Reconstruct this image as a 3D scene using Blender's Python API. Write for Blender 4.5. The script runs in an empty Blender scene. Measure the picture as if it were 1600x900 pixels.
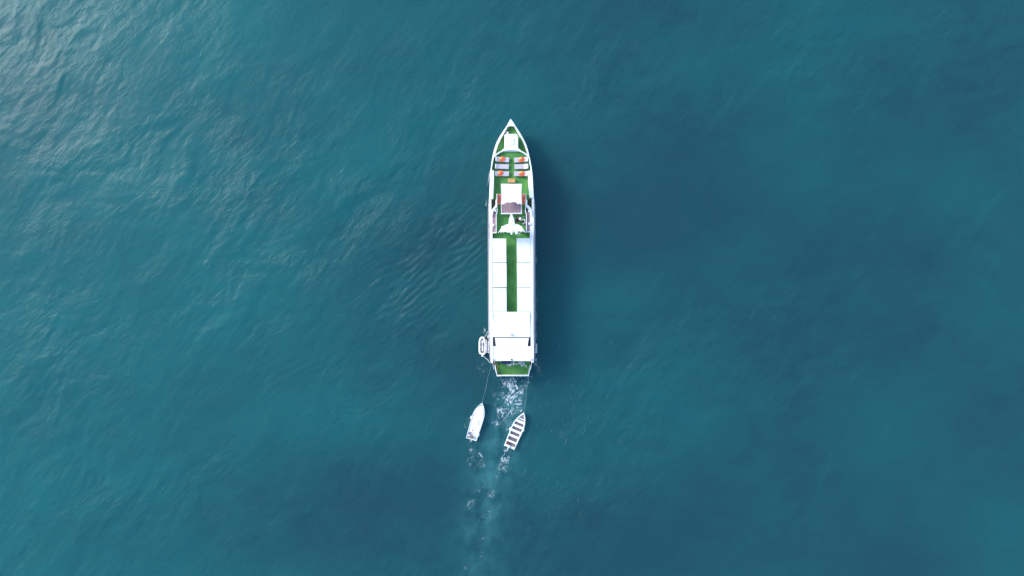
import bpy, bmesh, math, random
import numpy as np
from mathutils import Vector, Matrix
random.seed(7)
R = math.radians
scene = bpy.context.scene
C = scene.collection

# ------------------------------------------------------------------ camera
H = 106.6667                                   # drone height above the water, m
cam_d = bpy.data.cameras.new("drone_camera")
cam_d.lens = 24.0; cam_d.sensor_width = 36.0
cam_d.clip_start = 1.0; cam_d.clip_end = 60000.0
cam = bpy.data.objects.new("drone_camera", cam_d)
cam.location = (0, 0, H); cam.rotation_euler = (0, 0, 0)
C.objects.link(cam); scene.camera = cam

# ------------------------------------------------------------------ light
SUN_EL, SUN_AZ = 34.0, 150.0                    # elevation, direction towards the sun counted from +X
world = bpy.data.worlds.new("World"); scene.world = world
world.use_nodes = True
wn = world.node_tree.nodes; wl = world.node_tree.links
bg = wn["Background"]; bg.inputs["Strength"].default_value = 0.15
sky = wn.new("ShaderNodeTexSky"); sky.sky_type = 'NISHITA'; sky.sun_disc = False
sky.sun_elevation = R(SUN_EL); sky.sun_rotation = R(90 - SUN_AZ)
sky.air_density = 1.0; sky.dust_density = 1.0
wl.new(sky.outputs[0], bg.inputs[0])
sun_d = bpy.data.lights.new("sun", 'SUN'); sun_d.energy = 0.85; sun_d.angle = R(17)
sun_d.color = (1.0, 0.965, 0.91)
sun = bpy.data.objects.new("sun", sun_d)
sdir = Vector((math.cos(R(SUN_EL)) * math.cos(R(SUN_AZ)), math.cos(R(SUN_EL)) * math.sin(R(SUN_AZ)), math.sin(R(SUN_EL))))
sun.rotation_euler = sdir.to_track_quat('Z', 'Y').to_euler()
sun.location = sdir * 200
C.objects.link(sun)
vs = scene.view_settings
vs.view_transform = 'Standard'; vs.look = 'None'; vs.gamma = 1.0; vs.use_curve_mapping = False
vs.exposure = 1.6

# ------------------------------------------------------------------ helpers
def P(px, py, z=0.0):
    """world point at height z that the photograph shows at (px, py)"""
    s = 0.1 * (H - z) / H
    return Vector(((px - 800.0) * s, (450.0 - py) * s, z))

class MB:
    def __init__(self): self.v = []; self.f = []
    def add(self, vs, fs):
        o = len(self.v); self.v += [tuple(p) for p in vs]
        self.f += [tuple(i + o for i in f) for f in fs]; return self
    def prism(self, pts, z0, z1):
        """pts: world xy polygon; from z0 up to z1"""
        a = sum(pts[i][0] * pts[(i + 1) % len(pts)][1] - pts[(i + 1) % len(pts)][0] * pts[i][1] for i in range(len(pts)))
        if a < 0: pts = pts[::-1]
        n = len(pts)
        vs = [(p[0], p[1], z0) for p in pts] + [(p[0], p[1], z1) for p in pts]
        fs = [tuple(range(n - 1, -1, -1)), tuple(range(n, 2 * n))]
        fs += [(i, (i + 1) % n, n + (i + 1) % n, n + i) for i in range(n)]
        return self.add(vs, fs)
    def pp(self, poly, z1, z0):
        """polygon given as seen in the photograph at height z1, solid down to z0"""
        return self.prism([P(x, y, z1)[:2] for x, y in poly], z0, z1)
    def box(self, c, s, rz=0.0, rx=0.0):
        m = Matrix.Translation(c) @ Matrix.Rotation(rz, 4, 'Z') @ Matrix.Rotation(rx, 4, 'X')
        h = [x * 0.5 for x in s]
        vs = [m @ Vector((sx * h[0], sy * h[1], sz * h[2])) for sz in (-1, 1) for sx, sy in ((-1, -1), (1, -1), (1, 1), (-1, 1))]
        return self.add(vs, [(3, 2, 1, 0), (4, 5, 6, 7), (0, 1, 5, 4), (1, 2, 6, 5), (2, 3, 7, 6), (3, 0, 4, 7)])
    def tube(self, pts, r, n=6, cap=True):
        pts = [Vector(p) for p in pts]; rs = r if isinstance(r, (list, tuple)) else [r] * len(pts)
        vs = []; fs = []
        up = Vector((0, 0, 1))
        for i, p in enumerate(pts):
            t = (pts[min(i + 1, len(pts) - 1)] - pts[max(i - 1, 0)]).normalized()
            a = t.cross(up)
            if a.length < 1e-3: a = t.cross(Vector((0, 1, 0)))
            a.normalize(); b = a.cross(t).normalized()
            for k in range(n):
                an = 2 * math.pi * k / n
                vs.append(p + (a * math.cos(an) + b * math.sin(an)) * rs[i])
        for i in range(len(pts) - 1):
            for k in range(n):
                k2 = (k + 1) % n
                fs.append((i * n + k, i * n + k2, (i + 1) * n + k2, (i + 1) * n + k))
        if cap:
            fs.append(tuple(range(n - 1, -1, -1))); fs.append(tuple((len(pts) - 1) * n + k for k in range(n)))
        return self.add(vs, fs)
    def band(self, pts, w, z0, z1):
        """wall of width w along a world polyline"""
        pts = [Vector((p[0], p[1])) for p in pts]
        L = []; Rr = []
        for i, p in enumerate(pts):
            t = (pts[min(i + 1, len(pts) - 1)] - pts[max(i - 1, 0)]).normalized()
            nrm = Vector((-t.y, t.x)) * w * 0.5
            L.append(p + nrm); Rr.append(p - nrm)
        n = len(pts)
        vs = [(p.x, p.y, z) for z in (z0, z1) for p in L] + [(p.x, p.y, z) for z in (z0, z1) for p in Rr]
        l0, l1, r0, r1 = 0, n, 2 * n, 3 * n
        fs = []
        for i in range(n - 1):
            fs += [(l1 + i, r1 + i, r1 + i + 1, l1 + i + 1), (l0 + i, l0 + i + 1, r0 + i + 1, r0 + i),
                   (l0 + i, l1 + i, l1 + i + 1, l0 + i + 1), (r0 + i, r0 + i + 1, r1 + i + 1, r1 + i)]
        fs += [(l0, r0, r1, l1), (l0 + n - 1, l1 + n - 1, r1 + n - 1, r0 + n - 1)]
        return self.add(vs, fs)
    def ball(self, c, r, nu=10, nv=6, s=(1, 1, 1)):
        vs = [(c[0], c[1], c[2] - r * s[2])]; fs = []
        for j in range(1, nv):
            th = math.pi * j / nv - math.pi / 2
            for i in range(nu):
                a = 2 * math.pi * i / nu
                vs.append((c[0] + r * s[0] * math.cos(th) * math.cos(a), c[1] + r * s[1] * math.cos(th) * math.sin(a), c[2] + r * s[2] * math.sin(th)))
        vs.append((c[0], c[1], c[2] + r * s[2]))
        for i in range(nu):
            fs.append((0, 1 + (i + 1) % nu, 1 + i))
            fs.append((len(vs) - 1, 1 + (nv - 2) * nu + i, 1 + (nv - 2) * nu + (i + 1) % nu))
        for j in range(nv - 2):
            for i in range(nu):
                a = 1 + j * nu + i; b = 1 + j * nu + (i + 1) % nu
                fs.append((a, b, b + nu, a + nu))
        return self.add(vs, fs)
    def disc(self, c, r, h, n=14):
        return self.prism([(c[0] + r * math.cos(2 * math.pi * i / n), c[1] + r * math.sin(2 * math.pi * i / n)) for i in range(n)], c[2], c[2] + h)

def root_of(o):
    while o.parent: o = o.parent
    return o

def build(name, mb, mat, parent=None, bevel=0.0, smooth=False, sub=0):
    """ONE mesh object from world coordinates; a child sits in its thing's frame"""
    me = bpy.data.meshes.new(name)
    if parent is not None: base = Vector(root_of(parent).location)
    else:
        xs = [v[0] for v in mb.v]; ys = [v[1] for v in mb.v]; zs = [v[2] for v in mb.v]
        base = Vector(((min(xs) + max(xs)) / 2, (min(ys) + max(ys)) / 2, min(zs)))
    me.from_pydata([Vector(v) - base for v in mb.v], [], mb.f)
    bm = bmesh.new(); bm.from_mesh(me)
    bmesh.ops.recalc_face_normals(bm, faces=bm.faces)
    bm.to_mesh(me); bm.free()
    if smooth:
        me.polygons.foreach_set("use_smooth", [True] * len(me.polygons))
    me.materials.append(mat)
    o = bpy.data.objects.new(name, me); C.objects.link(o)
    if parent is not None: o.parent = parent
    else: o.location = base
    if sub:
        m = o.modifiers.new("round", 'SUBSURF'); m.levels = sub; m.render_levels = sub
    if bevel:
        m = o.modifiers.new("edge", 'BEVEL'); m.width = bevel; m.segments = 2; m.limit_method = 'ANGLE'; m.angle_limit = R(40)
    return o

def tag(o, label, cat=None, group=None, kind=None):
    o['label'] = label
    if cat: o['category'] = cat
    if group: o['group'] = group
    if kind: o['kind'] = kind
    return o

def thing(name, loc, label, cat, group=None, rz=0.0):
    o = bpy.data.objects.new(name, None); o.empty_display_size = 0.3
    C.objects.link(o); o.location = loc; o.rotation_euler = (0, 0, rz)
    return tag(o, label, cat, group)

def dup(src, loc, rz=0.0, label=None):
    r = src.copy(); C.objects.link(r); r.location = loc; r.rotation_euler = (0, 0, rz)
    if label: r['label'] = label
    for ch in list(src.children):
        c = ch.copy(); C.objects.link(c); c.parent = r
        for g in list(ch.children):
            d = g.copy(); C.objects.link(d); d.parent = c
    return r

def mat(name, col, rough=0.5, var=0.12, scale=1.5, bump=0.0, bscale=30.0, spec=0.5, col2=None, stretch=None):
    m = bpy.data.materials.new(name); m.use_nodes = True
    nt = m.node_tree; b = nt.nodes["Principled BSDF"]
    tc = nt.nodes.new("ShaderNodeTexCoord"); src = tc.outputs["Object"]
    if stretch:
        mp = nt.nodes.new("ShaderNodeMapping"); mp.inputs["Scale"].default_value = stretch
        nt.links.new(src, mp.inputs[0]); src = mp.outputs[0]
    nz = nt.nodes.new("ShaderNodeTexNoise"); nz.inputs["Scale"].default_value = scale
    nz.inputs["Detail"].default_value = 6; nz.inputs["Roughness"].default_value = 0.65
    nt.links.new(src, nz.inputs["Vector"])
    rp = nt.nodes.new("ShaderNodeValToRGB")
    rp.color_ramp.elements[0].position = 0.32; rp.color_ramp.elements[1].position = 0.68
    c2 = col2 if col2 else tuple(min(1, c * (1 + var)) for c in col)
    rp.color_ramp.elements[0].color = tuple(c * (1 - var) for c in col) + (1,)
    rp.color_ramp.elements[1].color = tuple(c2) + (1,)
    nt.links.new(nz.outputs["Fac"], rp.inputs[0]); nt.links.new(rp.outputs[0], b.inputs["Base Color"])
    b.inputs["Roughness"].default_value = rough
    b.inputs["Specular IOR Level"].default_value = spec
    if bump:
        n2 = nt.nodes.new("ShaderNodeTexNoise"); n2.inputs["Scale"].default_value = bscale; n2.inputs["Detail"].default_value = 4
        nt.links.new(src, n2.inputs["Vector"])
        bp = nt.nodes.new("ShaderNodeBump"); bp.inputs["Strength"].default_value = bump; bp.inputs["Distance"].default_value = 0.02
        nt.links.new(n2.outputs["Fac"], bp.inputs["Height"]); nt.links.new(bp.outputs[0], b.inputs["Normal"])
    return m

M = dict(
    paint=mat("white_paint", (0.76, 0.76, 0.75), 0.4, 0.05, 0.5),
    cloth=mat("white_awning_cloth", (0.735, 0.73, 0.72), 0.8, 0.05, 0.35, 0.25, 3.0),
    hull=mat("hull_white_paint", (0.60, 0.60, 0.62), 0.4, 0.10, 1.2, stretch=(0.5, 0.5, 2.0)),
    rubber=mat("grey_rubber_strake", (0.20, 0.19, 0.21), 0.7, 0.25, 2.0),
    turf=mat("green_artificial_turf", (0.082, 0.258, 0.066), 0.9, 0.24, 0.55, 0.6, 45.0, 0.2, col2=(0.120, 0.315, 0.078)),
    plank=mat("mauve_brown_plank", (0.33, 0.205, 0.22), 0.65, 0.14, 1.8, 0.2, 12.0, stretch=(6, 0.7, 1)),
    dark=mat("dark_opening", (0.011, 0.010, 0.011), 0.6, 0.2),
    grey=mat("grey_metal", (0.35, 0.36, 0.38), 0.35, 0.15),
    steel=mat("bright_steel_tube", (0.65, 0.66, 0.67), 0.3, 0.08),
    lounge=mat("lilac_grey_mattress", (0.50, 0.44, 0.49), 0.85, 0.10, 3.0, 0.3, 25.0),
    orange=mat("orange_cloth", (0.66, 0.15, 0.06), 0.85, 0.15, 4.0, 0.4, 14.0),
    yellow=mat("yellow_cloth", (0.82, 0.48, 0.14), 0.85, 0.12, 4.0, 0.4, 14.0),
    salmon=mat("salmon_cushion", (0.66, 0.145, 0.085), 0.8, 0.10, 3.0, 0.3, 20.0),
    wood=mat("honey_wood", (0.58, 0.33, 0.11), 0.5, 0.15, 3.0, 0.2, 18.0, stretch=(0.6, 5, 1)),
    redwood=mat("red_brown_wood", (0.22, 0.055, 0.045), 0.5, 0.2, 3.0),
    wicker=mat("dark_wicker", (0.045, 0.035, 0.03), 0.7, 0.3, 8.0, 0.5, 30.0),
    rope=mat("pale_rope", (0.27, 0.35, 0.37), 0.9, 0.15, 6.0),
    tubefab=mat("pale_inflatable_fabric", (0.72, 0.71, 0.70), 0.55, 0.06, 1.5),
    floor=mat("taupe_boat_floor", (0.135, 0.115, 0.125), 0.75, 0.2, 5.0, 0.3, 30.0),
    redcan=mat("red_plastic", (0.20, 0.035, 0.04), 0.45, 0.15, 4.0),
    olive=mat("olive_brown_canvas", (0.15, 0.11, 0.06), 0.8, 0.2, 6.0),
    blue=mat("navy_cloth_and_shade", (0.03, 0.045, 0.11), 0.8, 0.2, 4.0),
    skin=mat("skin", (0.50, 0.30, 0.21), 0.6, 0.06, 6.0),
)

# ------------------------------------------------------------------ numpy noise
def vnoise(x, y, seed=0):
    xi = np.floor(x).astype(np.int64); yi = np.floor(y).astype(np.int64)
    xf = x - xi; yf = y - yi
    def h(a, b):
        n = (a * 374761393 + b * 668265263 + seed * 1442695041) & 0xFFFFFFFF
        n = ((n ^ (n >> 13)) * 1274126177) & 0xFFFFFFFF
        n = (n ^ (n >> 16)) & 0xFFFFFFFF
        a = n.astype(np.float64) / 4294967295.0 * 2 * np.pi
        return np.cos(a), np.sin(a)
    def g(a, b, dx, dy):
        c, s = h(a, b); return c * dx + s * dy
    u = xf ** 3 * (xf * (xf * 6 - 15) + 10); v = yf ** 3 * (yf * (yf * 6 - 15) + 10)
    n00 = g(xi, yi, xf, yf); n10 = g(xi + 1, yi, xf - 1, yf)
    n01 = g(xi, yi + 1, xf, yf - 1); n11 = g(xi + 1, yi + 1, xf - 1, yf - 1)
    return ((n00 * (1 - u) + n10 * u) * (1 - v) + (n01 * (1 - u) + n11 * u) * v) * 1.5

def fbm(x, y, seed=0, oct=4, gain=0.5):
    r = np.zeros_like(x); a = 1.0
    for i in range(oct):
        r += a * vnoise(x * 2 ** i, y * 2 ** i, seed + i * 17); a *= gain
    return r

def blob(X, Y, px, py, rx, ry, ang=0.0):
    cx, cy = (px - 800) * 0.1, (450 - py) * 0.1
    c, s = math.cos(R(ang)), math.sin(R(ang))
    dx, dy = X - cx, Y - cy
    u = (dx * c + dy * s) / (rx * 0.1); v = (-dx * s + dy * c) / (ry * 0.1)
    return np.exp(-(u * u + v * v))

# ------------------------------------------------------------------ water
def axis(half, step, far):
    a = list(np.arange(-half, half + 1e-6, step)); out = []; d = step; p = half
    while p < far:
        d *= 1.35; p += d; out.append(p)
    return np.array([-q for q in out[::-1]] + a + out)

def make_water():
    xs = axis(90, 0.2, 25000.0); ys = axis(53, 0.2, 25000.0)
    nx, ny = len(xs), len(ys)
    X, Y = np.meshgrid(xs, ys)
    fade = 1 / (1 + np.exp((np.maximum(np.abs(X) - 89, 0) + np.maximum(np.abs(Y) - 52, 0)) * 4 - 3))
    Z = np.zeros_like(X)
    rng = np.random.RandomState(4)
    wx = 1.6 * vnoise(X / 9, Y / 9, 91); wy = 1.6 * vnoise(X / 9, Y / 9, 92)
    patch = np.clip(0.65 + 0.9 * fbm(X / 26, Y / 26, 31, 3), 0.1, 1.7)
    for i in range(46):
        wlen = 1.1 * (13 / 1.1) ** (i / 45.0)
        th = R(-47 + rng.normal(0, 24 if wlen > 3 else 38))      # running down to the right
        k = 2 * math.pi / wlen
        slope = 0.0125 if wlen < 4 else 0.0075
        amp = slope / k
        ph = rng.uniform(0, 6.28)
        env = 0.25 + 0.75 * patch if wlen < 4 else 0.5 + 0.5 * patch
        Z += env * amp * np.sin(k * ((X + wx) * math.cos(th) + (Y + wy) * math.sin(th)) + ph)
    # ripples thrown off by the ship, fanning away from both sides, and two cat's-paws
    def ripples(mask, th, wlen, slope, seed):
        k = 2 * math.pi / wlen
        ph = 2.6 * fbm(X / 5, Y / 5, seed, 2)
        env = np.clip(0.55 + 1.1 * fbm(X / 3.5, Y / 3.5, seed + 5, 2), 0, 1.6)
        return mask * env * slope / k * np.sin(k * (X * math.cos(R(th)) + Y * math.sin(R(th))) + ph)
    mL = np.maximum(blob(X, Y, 715, 395, 62, 70, 35), 0.75 * blob(X, Y, 640, 460, 80, 60, 30)) * (X < -3.3)
    Z += ripples(mL, 128, 0.95, 0.14, 201) * 2.3 + ripples(mL, 112, 1.35, 0.22, 203)
    Z += ripples(blob(X, Y, 570, 640, 80, 22, 8), 97, 0.9, 0.13, 205)
    Z += ripples(blob(X, Y, 480, 585, 70, 30, 0), 120, 1.3, 0.10, 206)
    mR = blob(X, Y, 858, 430, 26, 150, 4) * (X > 3.3)
    Z += ripples(mR, 12, 0.85, 0.22, 207) + ripples(mR, -22, 1.2, 0.17, 208)
    mS = blob(X, Y, 880, 620, 80, 110, 0)
    Z += ripples(mS, 18, 0.9, 0.10, 209)
    # churned water behind the propellers
    mW = blob(X, Y, 800, 630, 26, 60, 0) + 0.5 * blob(X, Y, 765, 740, 34, 60, 15)
    Z += mW * 0.05 * fbm(X / 0.7, Y / 0.7, 77, 3)
    Z *= fade
    # never climb over the hulls
    me = bpy.data.meshes.new("sea")
    nv = nx * ny
    me.vertices.add(nv)
    co = np.stack([X, Y, Z], -1).astype(np.float32).reshape(-1)
    me.vertices.foreach_set("co", co)
    idx = np.arange(nv).reshape(ny, nx)
    q = np.stack([idx[:-1, :-1], idx[:-1, 1:], idx[1:, 1:], idx[1:, :-1]], -1).reshape(-1).astype(np.int32)
    nf = len(q) // 4
    me.loops.add(nf * 4); me.loops.foreach_set("vertex_index", q)
    me.polygons.add(nf)
    me.polygons.foreach_set("loop_start", np.arange(0, nf * 4, 4, dtype=np.int32))
    me.polygons.foreach_set("use_smooth", np.ones(nf, dtype=bool))
    me.update(calc_edges=True)
    # suspended matter and painted sheen: clearer blue water against greener, chalkier water; air bubbles in the wake
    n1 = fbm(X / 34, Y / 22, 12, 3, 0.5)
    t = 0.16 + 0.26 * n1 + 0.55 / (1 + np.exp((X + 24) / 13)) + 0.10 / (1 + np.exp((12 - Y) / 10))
    for (px, py, rx, ry, w) in TURBID_GLARE: t = t + w * blob(X, Y, px, py, rx, ry)
    t = t + 0.09 * fbm(X / 5 + 0.4 * Y / 5, Y / 2.6 - 0.3 * X / 5, 71, 5, 0.6) * (0.6 + 0.5 * patch)  # streaky wisps: sky reflections of ripples painted into the water colour
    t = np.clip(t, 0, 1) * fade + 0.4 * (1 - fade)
    a = me.attributes.new("turbid_sheen", 'FLOAT', 'POINT'); a.data.foreach_set("value", t.reshape(-1).astype(np.float32))
    a = me.attributes.new("ruffle", 'FLOAT', 'POINT')
    a.data.foreach_set("value", np.clip(0.20 + 0.36 * patch * np.clip(0.8 + 0.9 * fbm(X / 8, Y / 6, 63, 3), 0.2, 1.5), 0.05, 0.75).reshape(-1).astype(np.float32))
    cl = np.clip(0.55 + 0.8 * fbm(X / 2.2, Y / 2.8, 55, 4, 0.6), 0, 1.3)
    air = 1.0 * blob(X, Y, 800, 625, 22, 48) + 0.55 * blob(X, Y, 780, 690, 36, 50) + 0.6 * blob(X, Y, 767, 760, 34, 52) + 0.5 * blob(X, Y, 750, 850, 32, 70)
    a = me.attributes.new("bubbles", 'FLOAT', 'POINT'); a.data.foreach_set("value", (air * cl).reshape(-1).astype(np.float32))
    o = bpy.data.objects.new("sea", me); C.objects.link(o)
    tag(o, "teal blue sea with low wind ripples around the boats", kind='structure')
    # material
    m = bpy.data.materials.new("sea_water"); m.use_nodes = True
    nt = m.node_tree; N = nt.nodes; L = nt.links; b = N["Principled BSDF"]
    def attr(n):
        x = N.new("ShaderNodeAttribute"); x.attribute_name = n; return x.outputs["Fac"]
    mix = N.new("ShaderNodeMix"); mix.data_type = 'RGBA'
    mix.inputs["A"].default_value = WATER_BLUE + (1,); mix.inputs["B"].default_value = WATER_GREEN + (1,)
    L.new(attr("turbid_sheen"), mix.inputs["Factor"])
    mix2 = N.new("ShaderNodeMix"); mix2.data_type = 'RGBA'
    mix2.inputs["B"].default_value = (0.045, 0.165, 0.170, 1)
    L.new(mix.outputs["Result"], mix2.inputs["A"])
    mm = N.new("ShaderNodeMath"); mm.operation = 'MULTIPLY'; mm.inputs[1].default_value = 0.75; mm.use_clamp = True
    L.new(attr("bubbles"), mm.inputs[0]); L.new(mm.outputs[0], mix2.inputs["Factor"])
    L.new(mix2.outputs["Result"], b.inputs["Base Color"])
    b.inputs["IOR"].default_value = 1.333
    b.inputs["Roughness"].default_value = WATER_ROUGH
    b.inputs["Specular IOR Level"].default_value = 0.23
    b.inputs["Subsurface Weight"].default_value = 0.2
    b.inputs["Subsurface Radius"].default_value = (3.0, 8.0, 9.0)
    b.inputs["Subsurface Scale"].default_value = 1.0
    b.subsurface_method = 'BURLEY'
    tc = N.new("ShaderNodeTexCoord")
    def nz(scale, det, st=(1, 1, 1), rot=0.0, rough=0.6):
        m0 = N.new("ShaderNodeMapping"); m0.inputs["Rotation"].default_value = (0, 0, rot)
        L.new(tc.outputs["Object"], m0.inputs[0])
        mp = N.new("ShaderNodeMapping"); mp.inputs["Scale"].default_value = st
        L.new(m0.outputs[0], mp.inputs[0])
        n = N.new("ShaderNodeTexNoise"); n.inputs["Scale"].default_value = scale; n.inputs["Detail"].default_value = det
        n.inputs["Roughness"].default_value = rough
        L.new(mp.outputs[0], n.inputs["Vector"]); return n.outputs["Fac"]
    ruf = attr("ruffle")
    def bump(h, strength, dist, prev=None):
        x = N.new("ShaderNodeBump"); L.new(ruf, x.inputs["Strength"]); x.inputs["Distance"].default_value = dist
        L.new(h, x.inputs["Height"])
        if prev is not None: L.new(prev, x.inputs["Normal"])
        return x.outputs[0]
    b1 = bump(nz(0.8, 5, (0.9, 1.8, 1), R(-44), 0.6), 1.0, 0.20)
    b2 = bump(nz(4.0, 4, (0.8, 1.7, 1), R(-52)), 1.0, 0.07, b1)
    L.new(b2, b.inputs["Normal"])
    me.materials.append(m)
    return o

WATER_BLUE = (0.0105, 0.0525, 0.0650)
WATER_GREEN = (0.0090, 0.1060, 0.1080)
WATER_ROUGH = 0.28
TURBID_GLARE = [(60, 40, 320, 160, .25), (330, 480, 200, 130, .15), (640, 230, 130, 80, .22), (150, 560, 200, 110, .10), (560, 655, 120, 45, .28), (1180, 650, 260, 100, .13),  # first blob paints the tint of the upper-left glare into the water
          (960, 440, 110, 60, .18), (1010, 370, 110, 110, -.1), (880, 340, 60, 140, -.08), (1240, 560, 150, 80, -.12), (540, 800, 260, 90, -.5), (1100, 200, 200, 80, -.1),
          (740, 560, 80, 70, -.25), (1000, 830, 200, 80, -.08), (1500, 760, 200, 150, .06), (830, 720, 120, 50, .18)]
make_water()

# ------------------------------------------------------------------ foam flecks and threads lying on the water, plus painted glints
def make_foam_and_glints():
    step = 0.06
    parts_v = []; parts_f = []; parts_a = []; off = 0
    def region(x0, y0, x1, y1, env_fn, freq, eps, seed, lift=0.06):
        nonlocal off
        xs = np.arange((x0 - 800) * .1, (x1 - 800) * .1, step); ys = np.arange((450 - y1) * .1, (450 - y0) * .1, step)
        X, Y = np.meshgrid(xs, ys)
        wx = X + 0.9 * fbm(X / 2.4, Y / 2.4, seed + 40, 3); wy = Y + 0.9 * fbm(X / 2.4, Y / 2.4, seed + 50, 3)
        f = np.zeros_like(X)
        for j, (fr, wgt) in enumerate(((freq, 1.0), (freq * 1.7, 0.7), (freq * 0.5, 0.8))):
            n = fbm(wx * fr, wy * fr * 0.75, seed + j * 7, 3, 0.55)
            f = np.maximum(f, wgt * np.exp(-(n / eps) ** 2))
        brk = np.clip(0.85 + 1.0 * fbm(X / 1.3, Y / 1.6, seed + 90, 4, 0.6), 0, 1.3)
        e = env_fn(X, Y)
        a = f * brk * np.clip(e, 0, 1.4)
        a += 0.25 * np.clip(e - 0.75, 0, 1) * np.clip(fbm(X / .5, Y / .5, seed + 120, 4, .65) + 0.1, 0, 1)
        a = np.clip((a - 0.07) * 1.15, 0, 1)
        keep = a > 0.04
        cell = keep[:-1, :-1] | keep[1:, :-1] | keep[:-1, 1:] | keep[1:, 1:]
        used = np.zeros_like(keep)
        used[:-1, :-1] |= cell; used[1:, :-1] |= cell; used[:-1, 1:] |= cell; used[1:, 1:] |= cell
        ids = -np.ones(X.shape, dtype=np.int64); ids[used] = np.arange(used.sum())
        Z = lift + 0.03 * a
        v = np.stack([X[used], Y[used], Z[used]], -1)
        jj, ii = np.nonzero(cell)
        fc = np.stack([ids[jj, ii], ids[jj, ii + 1], ids[jj + 1, ii + 1], ids[jj + 1, ii]], -1) + off
        parts_v.append(v); parts_f.append(fc); parts_a.append(a[used]); off += len(v)
    # main churn straight behind the stern
    def e1(X, Y):
        return (1.7 * blob(X, Y, 802, 597, 6, 14, 0) + 0.95 * blob(X, Y, 790, 634, 5.5, 22, -22) + 1.0 * blob(X, Y, 807, 626, 5, 17, 22)
                + 0.95 * blob(X, Y, 812, 617, 4, 12, -20) + 0.55 * blob(X, Y, 796, 606, 14, 16) + 0.9 * blob(X, Y, 778, 639, 3, 12, 22) + 0.22 * blob(X, Y, 799, 628, 18, 38)
                + 0.6 * blob(X, Y, 799, 642, 6, 9) + 0.5 * blob(X, Y, 778, 661, 10, 3, 15) + 0.45 * blob(X, Y, 826, 592, 4, 10, -30) + 0.10 * blob(X, Y, 770, 620, 10, 20))
    region(748, 586, 840, 690, lambda X, Y: 1.7 * e1(X, Y), 0.62, 0.055, 300)
    # trails behind the two towed boats
    def e2(X, Y):
        return (0.95 * blob(X, Y, 788, 712, 3.2, 15, -14) + 0.95 * blob(X, Y, 795, 712, 2.6, 12, -12) + 0.75 * blob(X, Y, 779, 738, 2.6, 14, -28) + 0.9 * blob(X, Y, 752, 713, 2.4, 11, 20)
                + 0.4 * blob(X, Y, 745, 722, 16, 12) + 0.45 * blob(X, Y, 786, 725, 9, 18) + 0.75 * blob(X, Y, 790, 676, 2, 12, -25)
                + 0.5 * blob(X, Y, 736, 700, 8, 10) + 0.35 * blob(X, Y, 729, 665, 4, 14, -15))
    region(715, 640, 815, 752, lambda X, Y: 0.8 * e2(X, Y), 0.9, 0.07, 340)
    # dying foam farther astern
    def e3(X, Y):
        return (0.6 * blob(X, Y, 757, 762, 14, 3.5, 28) + 0.5 * blob(X, Y, 766, 772, 14, 8) + 0.6 * blob(X, Y, 732, 788, 7, 8, 20) + 0.5 * blob(X, Y, 755, 779, 16, 2.5, 14)
                + 0.35 * blob(X, Y, 764, 803, 8, 9) + 0.55 * blob(X, Y, 750, 845, 16, 2.2, 24) + 0.35 * blob(X, Y, 748, 868, 8, 8) + 0.5 * blob(X, Y, 728, 887, 6, 4, -25)
                + 0.4 * blob(X, Y, 744, 892, 6, 5) + 0.22 * blob(X, Y, 750, 820, 26, 60) + 0.3 * blob(X, Y, 785, 755, 5, 12))
    region(700, 740, 810, 905, lambda X, Y: 0.46 * e3(X, Y), 0.8, 0.07, 380)
    # flecks along the ship's sides and the bow wave
    def e4(X, Y):
        cx = -4.15 - 0.010 * np.clip(26 - Y * 1.0, 0, 40) ** 0
        curve = (X + 3.45) - (-0.0) + 0.13 * np.clip(18.3 - Y, 0, 9) ** 1.25
        bow = 0.9 * np.exp(-(curve / 0.10) ** 2) * np.clip((18.6 - Y) / 0.6, 0, 1) * np.exp(-np.clip(18.3 - Y, 0, 9) / 1.6)
        curve2 = (X + 4.0) + 0.14 * np.clip(13.5 - Y, 0, 9) ** 1.2
        bow += 0.4 * np.exp(-(curve2 / 0.12) ** 2) * np.clip((14 - Y) / 0.6, 0, 1) * np.exp(-np.clip(13.5 - Y, 0, 9) / 2.2)
        return bow
    region(735, 250, 766, 580, e4, 0.4, 0.5, 420)
    region(738, 500, 768, 600, lambda X, Y: 0.5 * blob(X, Y, 757, 517, 6, 4) + 0.4 * blob(X, Y, 754, 572, 9, 14), 0.7, 0.07, 440)
    def e5(X, Y):
        return 0.42 * np.exp(-((X - 3.75) / 0.22) ** 2) * (np.abs(Y + 3) < 9) + 0.42 * blob(X, Y, 839, 574, 6, 14, 25)
    region(834, 330, 862, 600, e5, 0.7, 0.07, 460)
    def e6(X, Y):
        return 0.30 * blob(X, Y, 885, 620, 60, 75) + 0.26 * blob(X, Y, 850, 690, 40, 50)
    # short up-and-down strips painted as glints on small crests, to the right of the tow
    rng = np.random.RandomState(3)
    V = []; F = []; A = []
    for i in range(110):
        px, py = rng.normal(868, 46), rng.normal(650, 95)
        if px < 828 and py < 720 or py < 480: continue
        ln = rng.uniform(0.4, 1.7); th = R(80 + rng.normal(0, 11)); al = rng.uniform(0.02, 0.07)
        if rng.rand() < .05: al = 0.11
        x, y = (px - 800) * .1, (450 - py) * .1; n = 7; cv = rng.uniform(-.10, .10)
        for k in range(n + 1):
            u = k / n - .5; w = 0.055 * (1 - (2 * u) ** 2) + 0.006
            cx = x + ln * u * math.cos(th) + cv * (u * 2) ** 2; cy = y + ln * u * math.sin(th)
            V += [(cx - w, cy, 0.06), (cx + w, cy, 0.075)]; A += [al * (1 - abs(2 * u)) ** .7] * 2
        o = off + len(V) - 2 * (n + 1)
        F += [(o + 2 * k, o + 2 * k + 1, o + 2 * k + 3, o + 2 * k + 2) for k in range(n)]
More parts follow.
